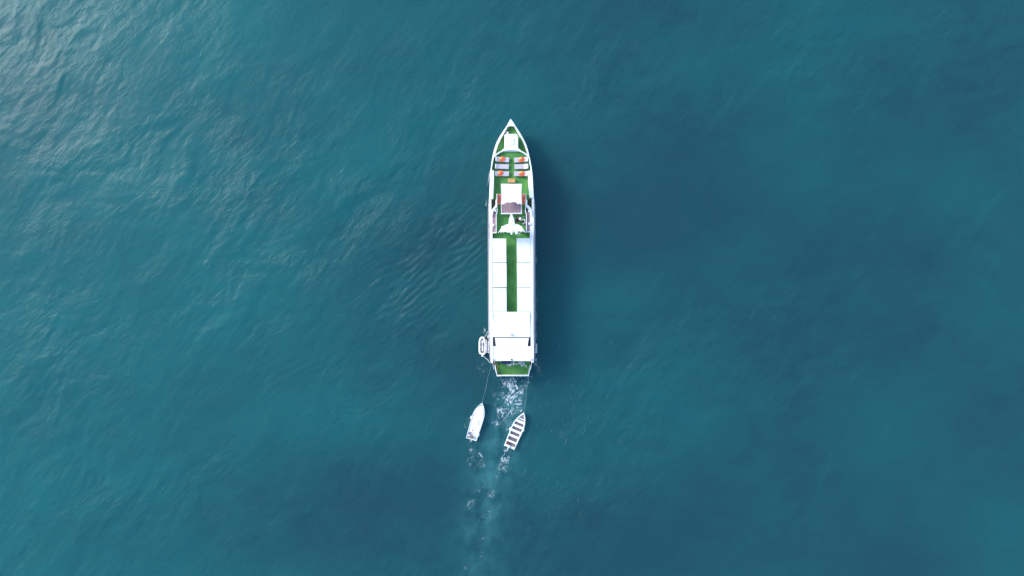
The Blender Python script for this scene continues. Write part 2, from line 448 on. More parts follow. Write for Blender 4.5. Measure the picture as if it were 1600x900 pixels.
    parts_v.append(np.array(V)); parts_f.append(np.array(F, dtype=np.int64)); parts_a.append(np.array(A))
    v = np.concatenate(parts_v); f = np.concatenate(parts_f); a = np.concatenate(parts_a)
    me = bpy.data.meshes.new("wake_foam_and_glints")
    me.vertices.add(len(v)); me.vertices.foreach_set("co", v.astype(np.float32).reshape(-1))
    me.loops.add(len(f) * 4); me.loops.foreach_set("vertex_index", f.astype(np.int32).reshape(-1))
    me.polygons.add(len(f)); me.polygons.foreach_set("loop_start", np.arange(0, len(f) * 4, 4, dtype=np.int32))
    me.polygons.foreach_set("use_smooth", np.ones(len(f), dtype=bool))
    me.update(calc_edges=True)
    at = me.attributes.new("cover", 'FLOAT', 'POINT'); at.data.foreach_set("value", a.astype(np.float32))
    m = bpy.data.materials.new("foam_and_glints"); m.use_nodes = True
    nt = m.node_tree; b = nt.nodes["Principled BSDF"]
    b.inputs["Base Color"].default_value = (0.62, 0.70, 0.72, 1); b.inputs["Roughness"].default_value = 0.8
    x = nt.nodes.new("ShaderNodeAttribute"); x.attribute_name = "cover"
    n = nt.nodes.new("ShaderNodeTexNoise"); n.inputs["Scale"].default_value = 9.0; n.inputs["Detail"].default_value = 5
    tc = nt.nodes.new("ShaderNodeTexCoord"); nt.links.new(tc.outputs["Object"], n.inputs["Vector"])
    mr = nt.nodes.new("ShaderNodeMapRange"); mr.inputs["From Min"].default_value = .3; mr.inputs["From Max"].default_value = .7; mr.inputs["To Min"].default_value = .7; mr.inputs["To Max"].default_value = 1.0
    nt.links.new(n.outputs["Fac"], mr.inputs["Value"])
    ml = nt.nodes.new("ShaderNodeMath"); ml.operation = 'MULTIPLY'
    nt.links.new(x.outputs["Fac"], ml.inputs[0]); nt.links.new(mr.outputs[0], ml.inputs[1]); nt.links.new(ml.outputs[0], b.inputs["Alpha"])
    me.materials.append(m)
    o = bpy.data.objects.new("wake_foam_and_glints", me); C.objects.link(o)
    tag(o, "white lacy foam churned up behind the ship and the towed boats, with painted crest glints", "foam", kind='stuff')
make_foam_and_glints()

# ------------------------------------------------------------------ the ship
ZF, ZM, ZU = 2.5, 2.0, 4.0                     # foredeck, main deck, upper deck heights
ship = thing("passenger_ship", P(799.5, 380, 0), "long white passenger ship with green turf decks and white awnings, towing two boats", "ship")
HS = [(186, 797.6, 798.2), (190, 795.6, 800.9), (196, 792.1, 805), (203, 787.4, 809.6), (209, 783.3, 813.4), (217, 778.5, 818), (225, 774.8, 821.9), (235, 771.6, 825.2),
      (247, 769, 828), (260, 767, 830.6), (275, 765.7, 832), (290, 765, 833), (305, 764.4, 834.1), (315, 763.4, 835.3), (335, 762.9, 835.9), (370, 762.7, 836),
      (420, 762.8, 835.9), (470, 763.0, 836.2), (520, 763.6, 836.3), (545, 764.5, 836), (558, 765.4, 835.3), (564.5, 766.6, 834.2)]
def hull_mesh():
    mb = MB(); ring = []
    for (y, xl, xr) in HS:
        t = min(1, max(0, (y - 186) / 120.0))
        zd = ZF + 0.25 * (1 - t) if y < 306 else ZM
        l = P(xl, y, zd); r = P(xr, y, zd); cx = (l.x + r.x) / 2
        row = []
        fl = 0.50 + 0.45 * min(1, (y - 186) / 90.0); rake = 2.2 * max(0, 1 - (y - 186) / 60.0)
        for f, z in ((fl * 0.75, -1.0), (fl, 0.0), (fl * 0.4 + 0.6, zd * 0.55), (1.0, zd)):
            k = 1 - max(0, z) / zd
            row.append((Vector((cx + (l.x - cx) * f, l.y - rake * k, z)), Vector((cx + (r.x - cx) * f, r.y - rake * k, z))))
        ring.append(row)
    vs = []; fs = []
    for row in ring:
        vs += [p[0] for p in row] + [p[1] for p in row[::-1]]
    n = 8
    for i in range(len(ring) - 1):
        for k in range(n):
            k2 = (k + 1) % n
            fs.append((i * n + k, i * n + k2, (i + 1) * n + k2, (i + 1) * n + k))
    fs += [tuple(range(n)), tuple((len(ring) - 1) * n + k for k in range(n - 1, -1, -1))]
    return mb.add(vs, fs)
build("hull", hull_mesh(), M['hull'], ship)
rub = MB()
rub.band([P(x + 0.1, y, 1.7)[:2] for y, x, _ in HS if y >= 311], 0.14, 1.5, 1.95)
build("rubbing_strake", rub, M['rubber'], ship)
rub = MB(); rub.band([P(x - 0.1, y, 1.7)[:2] for y, _, x in HS if y >= 311], 0.14, 1.5, 1.95)
build("rubbing_strake", rub, M['rubber'], ship)

sd_ = mat("grey_side_deck_paint", (0.17, 0.16, 0.18), 0.7, 0.25, 1.5)
for side in (-1, 1):
    rows = [(y, (xl if side < 0 else xr)) for y, xl, xr in HS if y >= 311]
    build("side_deck", MB().pp([(x - side * .1, y) for y, x in rows] + [(x - side * 3.2, y) for y, x in rows[::-1]], ZM + .03, ZM - .03), sd_, ship)
# bow bulwark (white, thick seen from above) and breasthook
zb = 3.6
def bow_bulwark(side):
    out = [(y, (xl if side < 0 else xr)) for y, xl, xr in HS if 190 <= y <= 260]
    wid = {190: 1.5, 196: 2.4, 203: 3.2, 209: 3.8, 217: 3.9, 225: 3.9, 235: 3.6, 247: 2.8, 260: 2.2} if side < 0 else {190: 1.5, 196: 2.2, 203: 2.8, 209: 3.2, 217: 3.2, 225: 3.0, 235: 2.8, 247: 2.4, 260: 2.2}
    poly = [(x, y) for y, x in out] + [(x - side * wid[y], y) for y, x in out[::-1]]
    return MB().pp(poly, zb, ZF - 0.1)
build("bulwark", bow_bulwark(-1), M['paint'], ship, 0.03)
build("bulwark", bow_bulwark(1), M['paint'], ship, 0.03)
build("breasthook", MB().pp([(797.9, 185.6), (801.4, 190), (805, 195.7), (803.5, 197.5), (800.5, 196.8), (797, 196.8), (793.8, 197.7), (792, 196), (795.3, 190)], zb + 0.06, zb - 0.25), M['paint'], ship, 0.03)
build("foredeck_turf", MB().pp([(797, 194), (802, 194), (811, 212), (819, 226), (825, 247), (771.5, 247), (779, 224), (787, 209)], ZF + 0.3, ZF - 0.05), M['turf'], ship)
# trunk cabin on the foredeck
build("trunk_cabin", MB().pp([(788.3, 210.5), (789.8, 209), (806.5, 209), (808.8, 211.2), (809.7, 214), (809.8, 231.2), (814.3, 235), (812, 237), (786, 237), (783.6, 235), (788, 231.4)], 4.1, ZF + 0.2), M['paint'], ship, 0.08)
hatch = build("skylight_hatch", MB().box(P(799, 221, 4.14), (0.9, 0.9, 0.09)), M['paint'], ship, 0.03)
build("pane", MB().box(P(799, 221, 4.19), (0.66, 0.66, 0.03)), mat("frosted_hatch_pane", (0.7, 0.72, 0.73), 0.15, 0.04), hatch)
w = MB(); w.box(P(790.8, 207.3, 3.1), (0.5, 0.34, 0.4)); w.disc(P(789.6, 206.3, 3.0), 0.16, 0.45, 10)
wl_ = build("windlass", w, M['grey'], ship, 0.02)
w = MB(); w.tube([P(792.3, 206.5, 3.25), P(793.6, 208.8, 3.25)], 0.20, 10); build("drum", w, M['paint'], wl_)
w = MB(); w.box(P(790.6, 208.6, 3.3), (0.2, 0.16, 0.3)); build("brake_band", w, M['redwood'], wl_)

# upper deck block with the sun deck on top
arc = [(770.0, 247.2), (773.2, 243.3), (777.5, 239.7), (782, 237), (786, 235.3), (791, 234.1), (796, 233.6), (801, 233.6), (806, 234.1), (811, 235.2), (815, 236.8), (819.5, 239.2), (823.5, 242.4), (827.3, 246.6)]
sidesL = [(767.4, 260), (766.3, 270), (765.6, 290), (765.4, 309), (765.6, 340), (765.6, 420), (765.6, 480), (765.8, 520), (766.2, 545), (766.6, 562.5)]
sidesR = [(829.8, 260), (831, 270), (832.6, 290), (833.4, 309), (833.8, 340), (833.9, 420), (833.9, 480), (833.9, 520), (834, 545), (834, 562.5)]
outline = arc + sidesR + sidesL[::-1]
build("superstructure", MB().pp(outline, ZU, 1.9), M['paint'], ship)
build("sun_deck_turf", MB().pp([(770.6, 248), (777.5, 240.6), (786, 236), (796, 234.3), (804, 234.3), (811, 236), (819.5, 240), (827, 247.4), (829.6, 262), (831.5, 290), (832.4, 330), (832.4, 500), (767, 500), (767, 330), (766.8, 290), (768, 262)], ZU + 0.03, ZU - 0.02), M['turf'], ship)
build("front_coaming", MB().band([P(x, y, ZU + 0.5)[:2] for x, y in arc], 0.16, ZU - 0.3, ZU + 0.5), M['paint'], ship)
# thin fore side bulwarks, thick side lockers, narrow after bulwarks
build("side_bulwark", MB().band([P(x + .5, y, ZU + .8)[:2] for x, y in [arc[0]] + sidesL[:2]], 0.17, ZU - 0.3, ZU + 0.8), M['paint'], ship)
build("side_bulwark", MB().band([P(x - .5, y, ZU + .8)[:2] for x, y in [arc[-1]] + sidesR[:2]], 0.17, ZU - 0.3, ZU + 0.8), M['paint'], ship)
build("side_locker", MB().pp([(766.2, 265.3), (769, 265.3), (770.2, 266.3), (772.2, 266.6), (771.6, 290), (770.6, 309.5), (769.6, 311), (767.6, 311.2), (764.9, 311), (764.8, 300), (765.5, 280)], ZU + 0.9, ZU - 0.2), M['paint'], ship, 0.05)
build("side_locker", MB().pp([(831.5, 266.4), (826, 266.4), (824.6, 267.8), (825.6, 285), (827.4, 308.6), (830.8, 309), (833.8, 309.2), (833.6, 300), (832.6, 280)], ZU + 0.9, ZU - 0.2), M['paint'], ship, 0.05)
build("side_bulwark", MB().pp([(764.8, 311.2), (767.6, 311.2), (767.7, 328), (769.6, 331), (769.4, 372), (766, 372), (765, 340)], ZU + 0.7, ZU - 0.2), M['paint'], ship)
build("side_bulwark", MB().pp([(834, 309), (831, 309), (831, 326), (828.2, 331), (828, 372), (833.8, 372), (834.2, 340)], ZU + 0.7, ZU - 0.2), M['paint'], ship)
# sunk stair wells beside the seating
well = mat("dark_stairwell_turf", (0.050, 0.062, 0.030), 0.9, 0.25, 2.0)  # darker, browner green than the open turf
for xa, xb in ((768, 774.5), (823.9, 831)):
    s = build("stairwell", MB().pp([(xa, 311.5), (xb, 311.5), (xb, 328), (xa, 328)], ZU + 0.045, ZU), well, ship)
    for k in range(4):
        build("step", MB().pp([(xa + .4, 313 + 3.6 * k), (xb - .4, 313 + 3.6 * k), (xb - .4, 315.6 + 3.6 * k), (xa + .4, 315.6 + 3.6 * k)], ZU + 0.06 + 0.04 * k, ZU + 0.03), well, s)
# swept coamings from the seating out to the ship's side
build("swept_coaming", MB().pp([(774.3, 312.6), (775.6, 311.2), (776.7, 311.4), (776.9, 322.5), (774, 325.4), (771, 330), (769.6, 337), (767.2, 337), (768.2, 328.6), (769.6, 326.2), (772, 323.2), (774.2, 320.8)], ZU + 1.0, ZU), M['paint'], ship, 0.03)
build("swept_coaming", MB().pp([(823.8, 312.4), (822.4, 311), (821.4, 311.2), (821.3, 322), (823.6, 324.2), (826.4, 327.4), (828.4, 333), (828.6, 337), (831.4, 337), (830.6, 327.6), (828.4, 323.6), (825.6, 321), (824, 319.8)], ZU + 1.0, ZU), M['paint'], ship, 0.03)
build("side_screen", MB().band([P(x, y, ZU + .9)[:2] for x, y in [(776.4, 302.5), (776.5, 318), (776.7, 331), (775.3, 335), (775.3, 364)]], 0.10, ZU, ZU + 0.9), M['paint'], ship)
build("side_screen", MB().band([P(x, y, ZU + .9)[:2] for x, y in [(822, 302.5), (821.6, 318), (820.8, 330.5), (822.5, 334.6), (822.6, 362.4)]], 0.10, ZU, ZU + 0.9), M['paint'], ship)

# mauve-brown planked panels: each plank a piece of its own
def planked(poly_rows, z, n, along, name, frame=None):
    """poly_rows: (x0,y0,x1,y1) in photo pixels"""
    x0, y0, x1, y1 = poly_rows
    base = build(name, MB().pp([(x0, y0), (x1, y0), (x1, y1), (x0, y1)], z - 0.05, ZU), M['plank'], ship)
    for k in range(n):
        g = 0.14
        if along == 'y':
            a, b = x0 + (x1 - x0) * k / n + g, x0 + (x1 - x0) * (k + 1) / n - g
            q = [(a, y0), (b, y0), (b, y1), (a, y1)]
        else:
            a, b = y0 + (y1 - y0) * k / n + g, y0 + (y1 - y0) * (k + 1) / n - g
            q = [(x0, a), (x1, a), (x1, b), (x0, b)]
        build("plank", MB().pp(q, z + random.uniform(-0.008, 0.008), z - 0.05), M['plank'], base)
    if frame: build("white_frame", frame, M['paint'], base)
    return base
fr = MB()
fr.pp([(782.9, 318), (783.9, 318), (783.9, 333), (782.9, 333)], 4.82, ZU)
fr.pp([(814.4, 318), (815.4, 318), (815.4, 332.6), (814.4, 332.6)], 4.82, ZU)
fr.pp([(782.9, 332.9), (815.4, 332.5), (815.4, 333.9), (782.9, 334.3)], 4.822, ZU)
planked((783.9, 314, 814.4, 332.8), 4.72, 10, 'y', "sun_pad", fr)
fr = MB().pp([(769.3, 363), (775.6, 363), (775.6, 364.2), (769.3, 364.2)], ZU + .75, ZU)
planked((769.3, 329.5, 774.9, 363), ZU + 0.62, 8, 'x', "side_bench", fr)
fr = MB().pp([(822.3, 361.5), (828, 361.5), (828, 362.8), (822.3, 362.8)], ZU + .75, ZU)
planked((823, 329, 828, 361.5), ZU + 0.62, 8, 'x', "side_bench", fr)
for (x, y) in ((773.6, 328.6), (770.6, 352), (827.2, 329.6), (827.4, 349.6)):
    build("white_locker_box", MB().box(P(x, y, ZU + 0.75), (0.30, 0.36, 0.32), R(8) if y < 340 else 0), M['paint'], ship, 0.02)

# sagging cloth sheets
def sheet(poly4, z, sag=0.10, nx=12, ny=12, th=0.03, arch=0.0, bow=0.0, crown=0.0, seed=0):
    """poly4: TL, TR, BR, BL as seen; arch lifts the bottom edge towards the middle (px), bow pulls the sides in (px)"""
    (ax, ay), (bx, by), (cx, cy), (dx, dy) = poly4
    rnd = random.Random(seed); ph = [rnd.uniform(0, 6) for _ in range(4)]
    mb = MB(); top = []; 
    for j in range(ny + 1):
        v = j / ny
        for i in range(nx + 1):
            u = i / nx
            lx, ly = ax + (dx - ax) * v, ay + (dy - ay) * v
            rx, ry = bx + (cx - bx) * v, by + (cy - by) * v
            pull = bow * 4 * v * (1 - v)
            lx += pull; rx -= pull
            x = lx + (rx - lx) * u; y = ly + (ry - ly) * u
            y -= arch * 4 * u * (1 - u) * v
            zz = z - sag * 4 * u * (1 - u) * 4 * v * (1 - v) * .6 + crown * 4 * u * (1 - u)
            zz += 0.012 * math.sin(9 * u + ph[0]) * math.sin(7 * v + ph[1]) + 0.008 * math.sin(21 * v + ph[2])
            p = P(x, y, z); top.append((p.x, p.y, zz))
    n = len(top); W_ = nx + 1
    vs = top + [(p[0], p[1], p[2] - th) for p in top]; fs = []
    for j in range(ny):
        for i in range(nx):
            a = j * W_ + i
            fs.append((a, a + W_, a + W_ + 1, a + 1)); fs.append((n + a, n + a + 1, n + a + W_ + 1, n + a + W_))
    def edge(ids):
        for p, q in zip(ids[:-1], ids[1:]): fs.append((p, q, n + q, n + p))
    edge(list(range(W_))); edge([ny * W_ + i for i in range(nx, -1, -1)])
    edge([j * W_ for j in range(ny, -1, -1)]); edge([j * W_ + nx for j in range(ny + 1)])
    return mb.add(vs, fs)
def awning(name, poly4, z, posts, zbase=ZU, **k):
    a = build(name, sheet(poly4, z, **k), M['cloth'], ship, smooth=False)
    for (x, y) in posts:
        p = P(x, y, z); build("pole", MB().tube([(p.x, p.y, zbase), (p.x, p.y, z - 0.04)], 0.03, 6), M['steel'], a)
    return a
ca = awning("canopy", [(782.4, 287.1), (815.4, 287.3), (815.3, 319.4), (782.8, 319.6)], 6.1, [(783.2, 288), (814.7, 288), (783.4, 318.8), (814.6, 318.8)], arch=4.0, bow=0.8, seed=2)
for x, y in ((786.6, 318.2), (797.4, 316), (809.6, 318)):
    build("fitting", MB().box(P(x, y, 6.13), (0.30, 0.18, 0.10)), M['paint'], ca, 0.02)

ZA = 5.2
awL = [(372.6, 409.9), (410.8, 448.8), (449.9, 486.7)]
for k, (y0, y1) in enumerate(awL):
    xin = 790.8 + (0.5 if k else 0)
    awning("awning", [(769.6, y0), (xin, y0 + .2), (xin + .3, y1), (769.6, y1)], ZA - 0.03 * k, [(xin - .6, y0 + .9), (xin - .6, y1 - .9), (770.4, y0 + .9), (770.4, y1 - .9)], seed=10 + k, sag=0.08 + .03 * k, nx=8)
for k, (y0, y1) in enumerate([(372.2, 410.1), (410.9, 449.0), (449.8, 486.7)]):
    awning("awning", [(807.2 + .3 * k, y0), (828.2, y0 + .1), (828.2, y1), (807.7 + .3 * k, y1)], ZA - 0.03 * k, [(808.2 + .3 * k, y0 + .9), (808.2 + .3 * k, y1 - .9), (827.4, y0 + .9), (827.4, y1 - .9)], seed=20 + k, sag=0.08 + .02 * k, nx=8)
# white side roofs outboard of the awnings
build("side_roof", MB().pp([(765.4, 372), (769.2, 372), (769.2, 487), (770, 527), (770.2, 541), (770.2, 567), (767, 567.5), (766, 545), (765.2, 520), (765, 420)], ZA - 0.01, ZA - 0.20), M['paint'], ship, 0.03)
build("side_roof", MB().pp([(828.7, 372), (833.2, 372), (833.4, 420), (833.6, 520), (834.2, 545), (834, 566.5), (830, 566.5), (829.4, 541), (829.2, 527), (828.7, 487)], ZA - 0.01, ZA - 0.20), M['paint'], ship, 0.03)
for x in (766.6, 832.6):
    for y in (374, 410, 449, 487, 526, 563):
        p = P(x, y, ZA - .3); build("roof_post", MB().tube([(p.x, p.y, ZU - .1), (p.x, p.y, ZA - 0.19)], 0.045, 6), M['paint'], ship)
# after roof, then the lower after awning with dark gaps beside it
build("after_roof", MB().pp([(769.7, 487.3), (828.6, 487.3), (829, 526.8), (770.3, 526.8)], ZA + 0.08, ZA - 0.06), M['paint'], ship, 0.04)
for xs in ((770.8, 771, 772.2), (828, 828, 827.4)):
    build("grab_rail", MB().tube([P(x, y, ZA + .12) for x, y in zip(xs, (488.5, 498, 503))], 0.025, 5), M['grey'], ship)
aa = awning("after_awning", [(773.2, 527.9), (826.4, 527.9), (824.3, 541.5), (775.0, 541.5)], ZA - 0.05, [], seed=31, sag=.03)
build("after_awning_panel", sheet([(770.4, 541), (829.3, 541), (829.3, 563.8), (770.4, 563.8)], ZA - 0.09, sag=.06, seed=33), M['cloth'], ship)
build("gap_shade_floor", MB().pp([(770.2, 526), (829.2, 526), (829.2, 542), (770.2, 542)], ZU + 0.05, ZU), M['dark'], ship)  # near-black floor: shade in the gaps beside the awning, put into the colour
# small fittings on the roof
f = MB(); f.disc(P(799.6, 522.8, ZA + .08), 0.14, 0.22, 10); f.tube([P(801.2, 523.2, ZA + .05), P(801.2, 523.2, ZA + .9)], 0.03, 5); f.box(P(798, 522.6, ZA + .15), (0.12, .16, .14))
build("roof_beacon", f, M['grey'], ship)
f = MB(); f.box(P(799.4, 561.8, ZA + .05), (0.16, 0.2, 0.3)); build("stern_lamp", f, M['dark'], ship, 0.02)
for x in (770.8, 830.6):
    f = MB(); f.disc(P(x, 562, ZA + .02), 0.12, 0.2, 10); f.box(P(x + .6, 561.4, ZA + .08), (.16, .12, .12)); build("deck_lamp", f, M['grey'], ship)

# radar arch: swept wing on two legs with the raked mast rising forward
wing = [(787, 352.6), (790.5, 351), (794, 350.2), (804.5, 350.2), (808.5, 350.2), (811.5, 351.5), (815, 354.6), (818, 358.6), (821.4, 363.4), (820.6, 363.6), (818.2, 361.2), (812, 361.9), (810.5, 361.6), (806, 362.3),
        (800, 363.2), (795, 363), (788, 362.1), (784, 361.9), (780.6, 362), (778.4, 364), (777.8, 363.6), (780.4, 361), (783.2, 356.4)]
build("radar_arch", MB().pp(wing, 7.4, 7.05), M['paint'], ship, 0.06)
for x in (785, 814.4):
    p = P(x, 358.6, 7.2); build("arch_leg", MB().prism([(p.x - .14, p.y - .2), (p.x + .14, p.y - .2), (p.x + .14, p.y + .5), (p.x - .14, p.y + .5)], ZU, 7.06), M['paint'], ship, 0.03)
ms = MB()
secs = [((794.2, 352.5), (804.8, 352.5), 7.42, 0.5), ((794.5, 349), (804.2, 349), 7.5, 0.5), ((795.2, 342), (803, 342), 7.58, 0.5), ((796.8, 338), (801.4, 338), 7.63, 0.4), ((798.5, 333.4), (799.5, 333.4), 7.68, 0.2)]
vs_ = []
for a, b, z, h in secs:
    pa, pb = P(*a, z), P(*b, z); m_ = (pa + pb) / 2
    vs_ += [pa, m_ + Vector((0, 0, 0.03)), pb, pb - Vector((0, 0, h)), pa - Vector((0, 0, h))]
fs_ = []
for i in range(len(secs) - 1):
    for k in range(5): fs_.append((i * 5 + k, i * 5 + (k + 1) % 5, (i + 1) * 5 + (k + 1) % 5, (i + 1) * 5 + k))
fs_ += [(4, 3, 2, 1, 0), tuple(len(vs_) - 5 + k for k in range(5))]
ms.add(vs_, fs_); build("mast", ms, M['paint'], ship)
f = MB(); f.box(P(799.2, 364.8, 7.6), (0.20, 0.34, 0.14)); f.box(P(799.2, 363, 7.5), (.26, .5, .12)); build("radar_scanner", f, M['paint'], ship, 0.02)
build("radio_dome", MB().ball(P(807.4, 364, 7.5), 0.22, 10, 7), M['paint'], ship, smooth=True)
for x in (806.8, 811.4): build("bracket", MB().box(P(x, 362.3, 7.42), (0.2, 0.13, 0.08)), M['dark'], ship)
f = MB(); f.tube([P(810.6, 364.4, 7.4), P(811.8, 366.2, 7.4)], [.09, .13], 8); build("horn", f, M['grey'], ship)
for x, wd in ((799.6, .10), (803.3, .24)): build("cable_gland", MB().box(P(x, 360.4, 7.42), (wd, .09, .06)), M['grey'], ship)
for x in (782.6, 786.8, 793, 812):
    build("floodlight", MB().box(P(x, 362.6, 7.3), (0.16, 0.16, 0.14)), M['paint'], ship, 0.02)

# stern platform
ZS = 1.3
ds = [(771.5, 563), (830.2, 563), (829.6, 573), (826, 588), (776.2, 588), (773.2, 573)]
build("stern_platform", MB().pp(ds, ZS, -0.4), M['hull'], ship)
build("stern_turf", MB().pp([(773, 562), (828.6, 562), (828.4, 574), (825.3, 585.2), (777.2, 585.2), (774.6, 574)], ZS + 0.03, ZS), M['turf'], ship)
build("stern_bulwark", MB().band([P(x, y, 2.0)[:2] for x, y in [(773.4, 572), (774.6, 579), (776.7, 586.6), (801, 586.6), (825.7, 586.6), (827.2, 579), (828.8, 572)]], 0.15, ZS - .2, 2.0), M['paint'], ship)
build("stern_bench", MB().pp([(777.5, 585.6), (782.5, 585.8), (782.5, 588.2), (778, 588.3)], 1.6, 0.9), M['paint'], ship, .03)
build("stern_door", MB().pp([(812, 585.8), (815.6, 585.8), (815.6, 588.1), (812, 588.1)], 2.06, 0.6), M['paint'], ship, .03)
# red-brown stair flights down to the stern platform
for sx, x0 in ((-1, 771.0), (1, 829.6)):
    for k in range(4):
        z = ZU - 0.1 - k * 0.7; y = 564.6 + 1.6 * k; x = x0 - sx * 0.45 * k
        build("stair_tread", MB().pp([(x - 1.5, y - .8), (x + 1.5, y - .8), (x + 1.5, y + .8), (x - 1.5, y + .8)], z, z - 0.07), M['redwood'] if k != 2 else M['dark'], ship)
    p0, p1 = P(x0 + sx * 1.4, 565, 4.4), P(x0 + sx * -0.6, 577, 2.4)
    build("stair_rail", MB().tube([p0, p0.lerp(p1, .5), p1], 0.05, 6), M['steel'], ship)
# transom wall of the superstructure under the roof: dark doorway and window
for (a, b) in ((786, 793), (797, 809)):
    p, q = P(a, 565, 3), P(b, 565, 3)
    build("saloon_window", MB().box(((p.x + q.x) / 2, P(0, 562.5, ZU)[1] - 0.03, 3.2), (q.x - p.x, 0.06, 1.5)), M['dark'], ship)
# rails: slim stanchions outside the side roofs
st = MB()
for i in range(46):
    y = 318 + i * 5.2
    p = P(834.9, y, 3.1); st.tube([(p.x, p.y, ZM), (p.x, p.y, 3.1)], 0.03, 5); q = P(764.3, y, 3.1); st.tube([(q.x, q.y, ZM), (q.x, q.y, 3.1)], 0.03, 5)
for x in (834.9, 764.3):
    st.tube([P(x, y, 3.1) for y in range(318, 556, 17)], 0.035, 5)
o = build("side_railing", st, M['steel'], ship)
# sternward tubular frame on the platform
f = MB(); f.tube([P(797.6, 568.6, 2.3), P(809.8, 568.6, 2.3)], .055, 6); f.tube([P(802.4, 563.5, 2.35), P(802.4, 571, 2.35)], .055, 6); f.tube([P(798.4, 568.8, 2.3), P(797, 569.6, 2.2), P(799.4, 571, 2.1)], .05, 6)
for x in (798.4, 809): f.tube([P(x, 568.6, ZS), P(x, 568.6, 2.3)], .04, 6)
build("tow_frame", f, M['paint'], ship)

# ------------------------------------------------------------------ loungers and towels on the sun deck
def make_lounger():
    t = thing("sun_lounger", (0, 0, 0), "", "sun lounger", "sun loungers on the foredeck turf")
    f = MB()
    for y in (-.33, .33): f.box((0, y, .27), (2.0, .05, .06))
    for x in (-.98, 0, .98): f.box((x, 0, .27), (.05, .70, .05))
    build("frame", f, M['steel'], t)
    for x in (-.85, .85):
        for y in (-.33, .33): build("leg", MB().box((x, y, .12), (.05, .05, .24)), M['steel'], t)
    build("mattress", MB().box((.33, 0, .35), (1.38, .70, .10)), M['lounge'], t, .03)
    m = MB(); m.box((0, 0, 0), (.70, .70, .10)); 
    rot = Matrix.Translation((-.70, 0, .44)) @ Matrix.Rotation(R(18), 4, 'Y')
    m.v = [tuple(rot @ Vector(v)) for v in m.v]
    build("backrest", m, M['lounge'], t, .03)
    m = MB(); m.box((0, 0, 0), (.16, .62, .07)); rot = Matrix.Translation((-.93, 0, .60)) @ Matrix.Rotation(R(18), 4, 'Y')
    m.v = [tuple(rot @ Vector(v)) for v in m.v]
    build("head_cushion", m, M['paint'], t, .03)
    return t
zl = ZU + 0.03
spots = [(785.0, 249.2, 0, -4, "first sun lounger on the left side, nearest the bow, with an orange towel"),
         (784.5, 260.2, 0, -1, "bare grey sun lounger on the left side, middle of three"),
         (784.7, 271.4, 0, 0, "third sun lounger on the left side, farthest from the bow, with an orange towel"),
         (813.9, 249.6, 180, 3, "first sun lounger on the right side, nearest the bow, with an orange towel"),
         (814.5, 260.2, 180, 2, "middle sun lounger on the right side, with a white towel at its head"),
         (813.9, 271.4, 180, 0, "third sun lounger on the right side, farthest from the bow, with an orange towel")]
lo = None; lpos = []
for x, y, a, tw, lab in spots:
    p = P(x, y, zl + .35); loc = (p.x, p.y, zl)
    if lo is None:
        lo = make_lounger(); lo.location = loc; lo.rotation_euler = (0, 0, R(a + tw)); lo['label'] = lab
    else: dup(lo, loc, R(a + tw), lab)
def make_towel():
    """a bunched, pleated beach towel fanned open to one side"""
    t = thing("beach_towel", (0, 0, 0), "", "towel", "bunched towels on the loungers")
    def fan(r0, r1, a0, a1, z, n, seed, hh):
        rnd = random.Random(seed); mb = MB(); vs = []; fs = []; nr = 4
        for i in range(n + 1):
            a = R(a0 + (a1 - a0) * i / n)
            for j in range(nr + 1):
                r = r0 + (r1 * (1 + rnd.uniform(-.07, .07)) - r0) * j / nr
                zz = z + hh * (1 - .75 * j / nr) + (0.05 if i % 2 else -0.01) * (j / nr) + rnd.uniform(0, .015)
                vs.append((r * math.cos(a), r * math.sin(a), zz))
        W_ = nr + 1; m = len(vs)
        vs += [(v[0], v[1], z - .0) for v in vs]
        for i in range(n):
            for j in range(nr):
                a = i * W_ + j
                fs += [(a, a + 1, a + W_ + 1, a + W_), (m + a, m + a + W_, m + a + W_ + 1, m + a + 1)]
        for i in range(n):
            fs += [(i * W_ + nr, m + i * W_ + nr, m + (i + 1) * W_ + nr, (i + 1) * W_ + nr), (i * W_, (i + 1) * W_, m + (i + 1) * W_, m + i * W_)]
        for i in (0, n):
            for j in range(nr): fs.append((i * W_ + j, i * W_ + j + 1, m + i * W_ + j + 1, m + i * W_ + j))
        return mb.add(vs, fs)
    build("orange_part", fan(.02, .40, -160, 95, 0, 22, 4, .16), M['orange'], t)
    build("yellow_part", fan(.03, .33, 97, 172, 0, 9, 5, .20), M['yellow'], t)
    for c in t.children:
        for v in c.data.vertices: v.co.x *= 1.25; v.co.y *= 0.98
    return t
tw0 = None
for x, y, a, lab in ((784.0, 248.6, 10, "orange towel with a yellow corner on the left lounger nearest the bow"),
                     (814.5, 249.3, 0, "orange towel with a yellow corner on the right lounger nearest the bow"),
                     (781.2, 270.8, 25, "orange towel with a yellow corner on the left lounger by the white locker"),
                     (815.0, 271.2, -8, "orange towel with a yellow corner on the right lounger by the white locker")):
    p = P(x, y, zl + .45); loc = (p.x, p.y, zl + .405)
    if tw0 is None:
        tw0 = make_towel(); tw0.location = loc; tw0.rotation_euler = (0, 0, R(a)); tw0['label'] = lab
    else: dup(tw0, loc, R(a), lab)
p = P(821.2, 260.0, zl + .6)
w = MB(); w.box((p.x, p.y, zl + .56), (.52, .74, .06), R(2)); w.box((p.x + .1, p.y + .02, zl + .61), (.30, .60, .05), R(6))
o = build("folded_towel", w, M['cloth'], None, .02); tag(o, "white towel folded over the head of the middle right lounger", "towel")

